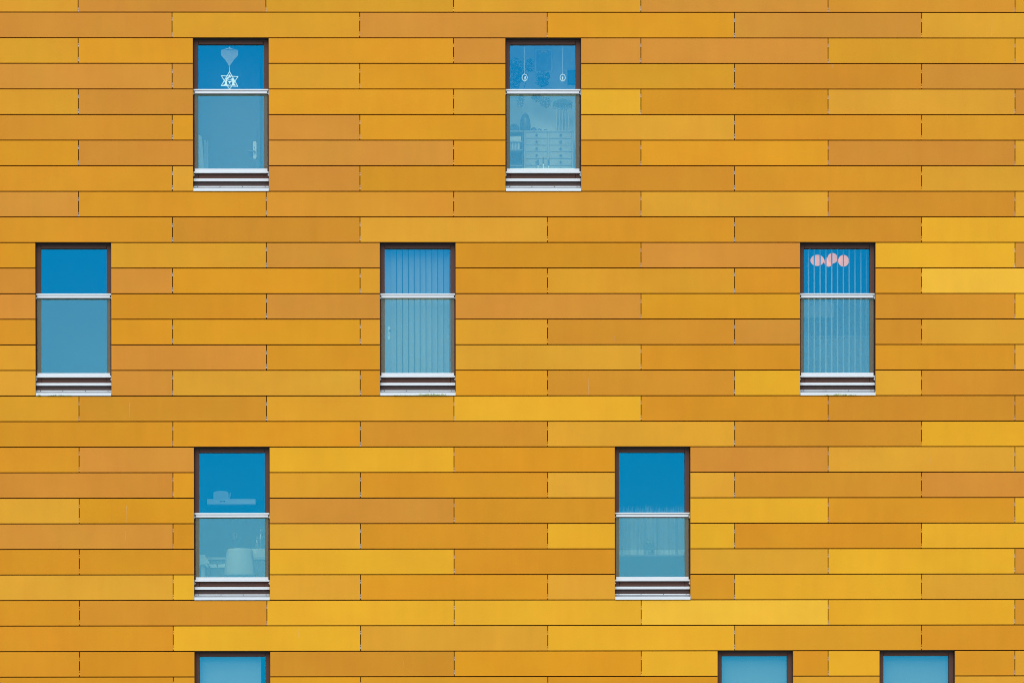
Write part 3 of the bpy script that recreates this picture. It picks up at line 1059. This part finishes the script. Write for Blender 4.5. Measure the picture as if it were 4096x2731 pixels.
# ------------------------------------------------------------------ vertical blinds
def vertical_blind(i, label, x_first, step, count, width, ang, mat, y, skip=0):
    cx, ja, jb, _ = OPEN[i]
    z1 = LINE(ja) - 0.03
    z0 = LINE(jb) + 0.20
    O = (cx, y, z0)
    T = empty('vertical_blind', O, label, 'blind', 'vertical blinds')
    mb = MB()
    mb.cham(cx - 0.47, cx + 0.47, y - 0.015, y + 0.02, z1, z1 + 0.035, 0.003)
    mb.build('head_rail', M['white'], T, O)
    rnd = random.Random(i)
    for k in range(skip, count):
        xx = P(x_first + k * step, 1200, y)[0]
        a = ang(k) + rnd.uniform(-0.03, 0.03)
        mb = MB()
        nseg = 4
        cols_ = []
        for j in range(nseg + 1):
            f = -0.5 + j / nseg
            bow = 0.006 * (1 - (2 * f) ** 2)
            px_ = xx + width(k) * f * math.cos(a) - bow * math.sin(a)
            py_ = y + width(k) * f * math.sin(a) + bow * math.cos(a)
            cols_.append((px_, py_))
        th = 0.0009
        for j in range(nseg):
            (xa, ya), (xb, yb) = cols_[j], cols_[j + 1]
            mb.add([(xa, ya, z0), (xb, yb, z0), (xb, yb, z1 - 0.004), (xa, ya, z1 - 0.004)], [(0, 1, 2, 3)])
        mb.build('slat', mat, T, O)
    return T


vertical_blind(3, 'closed grey vertical blind with narrow dark gaps between its slats', 1551.5, 23.45, 12, lambda k: 0.0705 + 0.0012 * max(0, k - 6),
               lambda k: 0.28 + (0.0 if k < 7 else 0.02 * (k - 7)), M['slat_closed'], 0.27, skip=1)
vertical_blind(4, 'vertical blind turned open, its slats seen nearly edge on', 3234, 23.25, 11, lambda k: 0.080, lambda k: 1.24, M['slat_open'], 0.27)

# open door leaf with its plate beside the closed blind
y = 0.33
xa, _ = P(1500, 1200, y)
xb, _ = P(1565.5, 1200, y)
mb = MB()
mb.cham(xa, xb, y, y + 0.04, floor_z(3) + 0.005, floor_z(3) + 2.0, 0.003)
leafm = simple('grey_door_leaf', (0.26, 0.25, 0.24), 0.5, var=0.03)
dl = mb.build('door', leafm, B)
Zv = lambda x_, y_: (1480 + x_ / 2.305, 940 + y_ / 2.305)
mb = MB()
door_plate(mb, P(*Zv(162, 840), y), P(*Zv(186, 966), y), y - 0.0005)
xk, zk = P(*Zv(174, 925), y)
mb.box(xk - 0.004, xk + 0.004, y - 0.0095, y - 0.0086, zk - 0.010, zk + 0.010, 1)
xk, zk = P(*Zv(176, 882), y)
xe, _ = P(*Zv(196, 882), y)
mb.tube([(xk, y - 0.009, zk), (xk, y - 0.03, zk), (xe, y - 0.032, zk)], 0.008, 8, 1)
mb.build('door_handle', [simple('bright_plate', (0.62, 0.62, 0.60), 0.4), M['screw']], dl)

# ------------------------------------------------------------------ lit lamp behind the open blind
Zw = lambda x_, y_: (3200 + x_ / 3.014, 980 + y_ / 3.014)
y = 0.9
cx, cz = P(*Zw(370, 100), y)
ceil = LINE(10) + 0.12
O = (cx, y, cz)
T = empty('pendant_lamp', O, 'lit pendant lamp with four round salmon shades behind the open blind', 'lamp')
mb = MB()
mb.tube([(cx, y, ceil), (cx, y, cz + 0.10)], 0.006, 8)
mb.lathe([(0.05, ceil - 0.03), (0.05, ceil - 0.002)], cx, y, 16)
mb.build('stem', M['white'], T, O)
for (sx, sy, wx, wz, dy) in ((208, 185, 82, 66, 0.0), (345, 205, 52, 56, 0.10), (392, 160, 60, 62, -0.04), (525, 190, 64, 70, 0.05)):
    lx_, lz_ = P(*Zw(sx, sy), y + dy)
    a, b = wx / 3.014 / 302 * 1.03, wz / 3.014 / 302 * 1.03
    mb = MB()
    prof = [(max(0.004, a * math.sin(t)), lz_ - b * math.cos(t)) for t in [math.pi * (k + 0.3) / 10.6 for k in range(11)]]
    mb.lathe(prof, lx_, y + dy, 22, sy=0.8)
    sh = mb.build('lamp_shade', M['lamp'], T, O, True)
    mb = MB()
    mb.tube([(cx, y, cz + 0.10), ((cx + lx_) / 2, y + dy / 2, cz + 0.12), (lx_, y + dy, lz_ + b)], 0.004, 6)
    mb.build('arm', M['knob'], T, O)

# counter and pale cupboard in the lamp room
y = 1.15
fz = floor_z(4)
cx = OPEN[4][0]
zc = P(3350, 1343, y)[1]
O = (cx, y, fz)
T = empty('sideboard', O, 'long low sideboard in the room with the round lamps', 'sideboard')
mb = MB()
mb.box(cx - 0.95, cx + 0.95, y + 0.02, y + 0.45, fz + 0.04, zc - 0.03)
mb.build('body', M['counter'], T, O)
mb = MB()
mb.cham(cx - 0.96, cx + 0.96, y, y + 0.46, zc - 0.029, zc, 0.003)
mb.build('top', M['counter'], T, O)
for k in range(3):
    mb = MB()
    mb.cham(cx - 0.94 + k * 0.63, cx - 0.33 + k * 0.63, y + 0.004, y + 0.0195, fz + 0.05, zc - 0.035, 0.003)
    mb.build('cupboard_door', M['counter'], T, O)
(xa, za), (xb, zb2) = P(*Zw(-20, 682), 1.30), P(*Zw(412, 872), 1.30)
O = ((xa + xb) / 2, 1.30, zc)
T = empty('microwave_oven', O, 'white box shaped appliance on the sideboard below the round lamps', 'appliance')
mb = MB()
mb.cham(xa, xb, 1.30, 1.54, zb2, za, 0.006)
mb.build('body', simple('white_enamel', (0.27, 0.27, 0.26), 0.4), T, O)
mb = MB()
mb.cham(xa + 0.02, xb - 0.10, 1.292, 1.2995, zb2 + 0.02, za - 0.02, 0.003)
mb.build('door', simple('pale_glass_door', (0.24, 0.24, 0.24), 0.3), T, O)
for sx in (xa + 0.03, xb - 0.03):
    mb = MB()
    mb.box(sx - 0.012, sx + 0.012, 1.32, 1.5, zc + 0.0005, zb2)
    mb.build('foot', M['dark_wood'], T, O)

# ------------------------------------------------------------------ kitchen window
y = BACK - 0.40
Zh = lambda x_, y_: (730 + x_ / 2.305, 1750 + y_ / 2.305)
(xa, za), (xb, zb2) = P(*Zh(225, 563), y), P(*Zh(675, 612), y)
O = ((xa + xb) / 2, y, zb2)
T = empty('cooker_hood', O, 'pale cooker hood with flat bar and short chimney on the kitchen wall', 'cooker hood')
hoodm = simple('hood_enamel', (0.72, 0.72, 0.72), 0.4, var=0.03)
mb = MB()
mb.cham(xa, xb, y, BACK - 0.002, zb2, za, 0.004)
mb.build('canopy', hoodm, T, O)
mb = MB()
mb.prism(list(reversed(poly([Zh(285, 562.5), Zh(285, 505), Zh(305, 494), Zh(355, 488), Zh(408, 494), Zh(425, 508), Zh(425, 562.5)], y + 0.06))), y + 0.06, BACK - 0.003)
mb.build('chimney', hoodm, T, O)
for k in range(4):
    bx_, bz_ = P(*Zh(348 + k * 13, 587), y)
    mb = MB()
    mb.tube([(bx_, y - 0.0005, bz_), (bx_, y - 0.008, bz_)], 0.0085, 10)
    mb.build('button', M['knob'], T, O)
yy = y + 0.05
(xa, za), (xb, zb2) = P(*Zh(440, 510), yy), P(*Zh(434, 562.5), yy)
mb = MB()
mb.tube([(xb, yy, zb2), (xa, yy + 0.03, za)], [0.008, 0.011], 8)
tag(mb.build('pepper_mill', hoodm, None, (xb, yy, zb2)), 'slim pale mill standing on the cooker hood beside its chimney', 'pepper mill')

Zk = lambda x_, y_: (780 + x_ / 6.03, 2060 + y_ / 6.03)
fz = floor_z(5)
yk = BACK - 0.62
kx = OPEN[5][0]
zw1 = P(*Zk(500, 1010), yk)[1]
zw0 = P(*Zk(500, 1066), yk)[1]
O = (kx, yk, fz)
T = empty('kitchen_counter', O, 'dark fronted kitchen counter with a pale worktop under the cooker hood', 'kitchen counter')
mb = MB()
mb.cham(kx - 0.97, kx + 0.97, yk, BACK - 0.001, zw0, zw1, 0.003)
mb.build('worktop', simple('grey_worktop', (0.33, 0.33, 0.325), 0.4), T, O)
mb = MB()
mb.box(kx - 0.97, kx + 0.97, yk + 0.04, BACK - 0.001, fz + 0.08, zw0 - 0.0005)
mb.build('body', M['counter'], T, O)
for k in range(3):
    mb = MB()
    mb.cham(kx - 0.965 + k * 0.645, kx - 0.325 + k * 0.645, yk + 0.02, yk + 0.0395, fz + 0.09, zw0 - 0.02, 0.003)
    dd = mb.build('cupboard_door', M['counter'], T, O)
    mb = MB()
    mb.tube([(kx - 0.78 + k * 0.645, yk + 0.005, zw0 - 0.06), (kx - 0.52 + k * 0.645, yk + 0.005, zw0 - 0.06)], 0.005, 6)
    mb.build('handle', M['silver'], dd, O)
# two tea towels over the handle rail, notched where they meet
for pts, lab in ((((330, 1178), (508, 1178), (535, 1258), (375, 1262)), 'white folded tea towel on the counter front, nearer the cloth covered table'),
                 (((566, 1178), (725, 1178), (725, 1256), (545, 1256)), 'white folded tea towel on the counter front, nearer the white chair')):
    mb = MB()
    q = poly([Zk(*p_) for p_ in pts], yk)
    mb.prism(list(reversed(q)), yk - 0.004, yk + 0.0)
    tag(mb.build('tea_towel', simple('bleached_towel', (0.62, 0.61, 0.57), 0.9, var=0.05), None, (q[0][0], yk, q[2][1])), lab, 'towel', 'tea towels on the counter front')
# bread box and two bottles
(xa, za), (xb, zb2) = P(*Zk(1330, 800), yk + 0.1), P(*Zk(1760, 945), yk + 0.1)
O = ((xa + xb) / 2, yk + 0.1, zw1)
T = empty('bread_box', O, 'white bread box on the kitchen worktop behind the white chair', 'bread box')
mb = MB()
mb.cham(xa, xb, yk + 0.1, yk + 0.33, zw1 + 0.0005, za, 0.008)
mb.build('body', simple('bread_box_enamel', (0.40, 0.40, 0.37), 0.4), T, O)
mb = MB()
xh = P(*Zk(1515, 800), yk + 0.1)[0]
mb.cham(xa + 0.01, xh, yk + 0.092, yk + 0.0995, zb2, za - 0.01, 0.003)
mb.build('lid', simple('bread_box_lid', (0.5, 0.5, 0.46), 0.4), T, O)
for px_, t_, b_, lab in ((1498, 530, 800, 'shorter pale slim bottle on the white bread box'), (1585, 335, 800, 'taller pale slim bottle on the white bread box')):
    yb_ = yk + 0.2
    cx, zt2 = P(*Zk(px_, t_), yb_)
    zb2 = za
    hh = zt2 - zb2
    O = (cx, yb_, zb2)
    T = empty('bottle', O, lab, 'bottle', 'bottles on the bread box')
    mb = MB()
    mb.lathe([(0.024, zb2 + 0.0008), (0.025, zb2 + hh * 0.5), (0.010, zb2 + hh * 0.68), (0.009, zb2 + hh * 0.93)], cx, yb_, 14)
    mb.build('body', simple('bottle_glass', (0.10, 0.11, 0.11), 0.15), T, O)
    mb = MB()
    mb.lathe([(0.007, zb2 + hh * 0.53), (0.007, zb2 + hh * 0.75)], cx - 0.004, yb_ - 0.022, 8, sy=0.4)
    mb.build('label', M['white'], T, O)
    mb = MB()
    mb.lathe([(0.010, zb2 + hh * 0.931), (0.010, zb2 + hh)], cx, yb_, 10)
    mb.build('cap', M['white'], T, O)
# small picture
picture('framed_picture', 'tiny square picture on the kitchen wall above the white chair', P(*Zk(905, 420), BACK - 0.03), P(*Zk(1018, 578), BACK - 0.03), BACK - 0.028, simple('pale_frame', (0.30, 0.30, 0.29), 0.5), M['counter'], 0.014)

# white shell chair, its back to the window
y = 0.46
O = (P(*Zk(1075, 1440), y)[0], y, fz)
T = empty('shell_chair', O, 'white moulded shell chair with its back to the kitchen window', 'chair')
lft = [(860, 797), (800, 808), (772, 835), (757, 880), (745, 970), (730, 1100), (712, 1260), (698, 1400), (695, 1440)]
rgt = [(1300, 797), (1355, 808), (1380, 835), (1394, 880), (1405, 990), (1422, 1140), (1440, 1290), (1455, 1400), (1460, 1440)]
mb = MB()
nx = 10
grid = []
for (l0, l1), (r0, r1) in zip(lft, rgt):
    row = []
    for k in range(nx + 1):
        f = k / nx
        px_ = l0 + (r0 - l0) * f
        bow = 0.07 * (1 - (2 * f - 1) ** 2)
        drop = (1440 - l1) / 640
        x_, z_ = P(*Zk(px_, l1), y)
        row.append((x_, y - bow + 0.05 - 0.06 * drop, z_))
    grid.append(row)
for r_ in range(len(grid) - 1):
    for k in range(nx):
        mb.add([grid[r_][k], grid[r_][k + 1], grid[r_ + 1][k + 1], grid[r_ + 1][k]], [(0, 1, 2, 3)])
bl = grid[-1]
seat = []
for s in range(5):
    f = s / 4
    seat.append([(x_, y_ + 0.05 + f * 0.40, z_ - 0.02 - 0.03 * math.sin(math.pi * f * 0.8)) for x_, y_, z_ in bl])
rows_ = [bl] + seat
for r_ in range(len(rows_) - 1):
    for k in range(nx):
        mb.add([rows_[r_][k], rows_[r_][k + 1], rows_[r_ + 1][k + 1], rows_[r_ + 1][k]], [(0, 1, 2, 3)])
sh = mb.build('shell', M['shell'], T, O, True, True)
so = sh.modifiers.new('thickness', 'SOLIDIFY')
so.thickness = 0.008
zs_ = bl[0][2] - 0.03
for sx in (-1, 1):
    for sy in (0, 1):
        mb = MB()
        x_ = O[0] + sx * 0.15
        mb.tube([(x_, y + 0.12 + sy * 0.24, zs_), (O[0] + sx * 0.22, y + 0.04 + sy * 0.42, fz)], [0.014, 0.009], 8)
        mb.build('leg', M['chest'], T, O)

# table corner under a white cloth
y = 0.46
(xc, zt2) = P(*Zk(225, 950), y)
fx0 = kx - 0.95
O = ((fx0 + xc) / 2, y, fz)
T = empty('table', O, 'kitchen table under a white cloth at the left of the kitchen window', 'table')
mb = MB()
xe = P(*Zk(225, 950), y)[0]
mb.box(fx0, xe, y, y + 0.5, zt2 - 0.03, zt2 - 0.004)
mb.build('tabletop', M['chest'], T, O)
for px_, dy in ((190, 0.06), (262, 0.44)):
    lx_ = P(*Zk(px_, 1300), y + dy)[0]
    mb = MB()
    mb.box(lx_ - 0.022, lx_ + 0.022, y + dy - 0.022, y + dy + 0.022, fz, zt2 - 0.0305)
    mb.build('leg', simple('table_leg', (0.34, 0.34, 0.33), 0.5), T, O)
mb = MB()
for dy in (0.06, 0.44):
    mb = MB()
    mb.box(fx0 + 0.03, fx0 + 0.074, y + dy - 0.022, y + dy + 0.022, fz, zt2 - 0.0305)
    mb.build('leg', simple('table_leg', (0.34, 0.34, 0.33), 0.5), T, O)
mb = MB()
mb.box(fx0 - 0.004, xe + 0.004, y - 0.006, y + 0.506, zt2 - 0.003, zt2)
q = poly([Zk(225, 950), Zk(345, 1130), Zk(340, 1165), Zk(290, 1168), Zk(200, 1185), Zk(100, 1205)], y - 0.01)
zl = q[-1][1]
mb.prism(list(reversed([(fx0, zt2 - 0.0005)] + q + [(fx0, zl)])), y - 0.011, y - 0.0065)
mb.prism([(xe + 0.0045, zt2 - 0.0005), (xe + 0.0045, zt2 - 0.14), (xe + 0.05, zt2 - 0.17), (xe + 0.012, zt2 - 0.01)], y - 0.006, y + 0.50)
tag(mb.build('tablecloth', M['linen'], None, (fx0, y, zt2)), 'white cloth hanging over the kitchen table in a pointed corner', 'tablecloth')

# ------------------------------------------------------------------ net curtain window
Zn = lambda x_, y_: (2460 + x_ / 4.357, 1960 + y_ / 4.357)
y = 0.30
cx = OPEN[6][0]
z1 = P(*Zn(600, 225), y)[1]
z0 = P(*Zn(600, 1118), y)[1]
O = (cx, y, z1)
T = empty('net_curtain', O, 'pale net half curtain in soft folds behind the guard glass', 'curtain')
mb = MB()
nxx = 330
rnd = random.Random(21)
ph = [rnd.uniform(0, 6.28) for _ in range(4)]
pts = []
for k in range(nxx + 1):
    f = k / nxx
    x_ = cx - 0.45 + 0.90 * f
    a = 0.018 * math.sin(41 * f + ph[0]) + 0.014 * math.sin(67 * f + ph[1]) + 0.012 * math.sin(23 * f + ph[2])
    pts.append((x_, a))
top_of = [z1 - 0.004 - 0.02 * abs(math.sin(k * 0.05 + 1.3 * math.sin(k * 0.03))) - 0.13 * rnd.random() for k in range(nxx + 1)]
for k in range(nxx):
    (xa, a), (xb, b) = pts[k], pts[k + 1]
    mb.add([(xa, y + a, z0), (xb, y + b, z0), (xb, y + b * 0.5, top_of[k + 1]), (xa, y + a * 0.5, top_of[k])], [(0, 1, 2, 3)])
mb.build('net', M['sheer'], T, O, True, True)
mb = MB()
for k in range(nxx):
    (xa, a), (xb, b) = pts[k], pts[k + 1]
    mb.add([(xa, y + a - 0.002, z0), (xb, y + b - 0.002, z0), (xb, y + b - 0.002, z0 + 0.06), (xa, y + a - 0.002, z0 + 0.06)], [(0, 1, 2, 3)])
mb.build('hem', fabric('net_hem', (0.30, 0.30, 0.29), 0.3), T, O, True, True)
y2 = 0.24
lz = P(*Zn(600, 1085), y2)[1]
bush('potted_plant', 'small dark pot plant against the net half curtain', [(2460 + 600 / 4.357, 1960 + 900 / 4.357, 0.045, 0.045), (2460 + 560 / 4.357, 1960 + 990 / 4.357, 0.03, 0.04), (2460 + 650 / 4.357, 1960 + 1000 / 4.357, 0.03, 0.05)], y2, 'p', 31,
     pot=(P(2460 + 610 / 4.357, 2200, y2)[0], P(2460 + 610 / 4.357, 1960 + 1118 / 4.357, y2)[1], 0.032, 0.04), n_leaf=150, size=0.016)
# inner ledge that carries it
mb = MB()
zl = P(2600, 1960 + 1118 / 4.357, y2)[1]
mb.cham(cx - 0.43, cx + 0.43, 0.2205, 0.285, zl - 0.025, zl - 0.0006, 0.003)
mb.build('window_ledge', M['room_dark'], B)

# ------------------------------------------------------------------ roller blinds in the cut off windows
for i, lab in ((7, 'roller blind with painted sky reflection behind the lone cut off window at bottom left'), (8, 'roller blind with painted sky reflection, left of the two cut off windows at bottom right'),
               (9, 'roller blind with painted sky reflection, right of the two cut off windows at bottom right')):
    cx, ja, jb, _ = OPEN[i]
    y = 0.215
    z1, z0 = LINE(ja) - 0.02, LINE(jb) + 0.24
    O = (cx, y, z0)
    T = empty('roller_blind', O, lab, 'blind', 'roller blinds with painted sky reflection')
    mb = MB()
    mb.tube([(cx - 0.45, y + 0.03, z1), (cx + 0.45, y + 0.03, z1)], 0.026, 14)
    mb.build('roller', M['white'], T, O, True)
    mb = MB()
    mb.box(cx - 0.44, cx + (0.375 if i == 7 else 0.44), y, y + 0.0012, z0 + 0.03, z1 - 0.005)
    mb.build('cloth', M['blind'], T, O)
    mb = MB()
    mb.cham(cx - 0.44, cx + 0.44, y - 0.006, y + 0.008, z0, z0 + 0.0295, 0.003)
    mb.build('bottom_bar', M['white'], T, O)
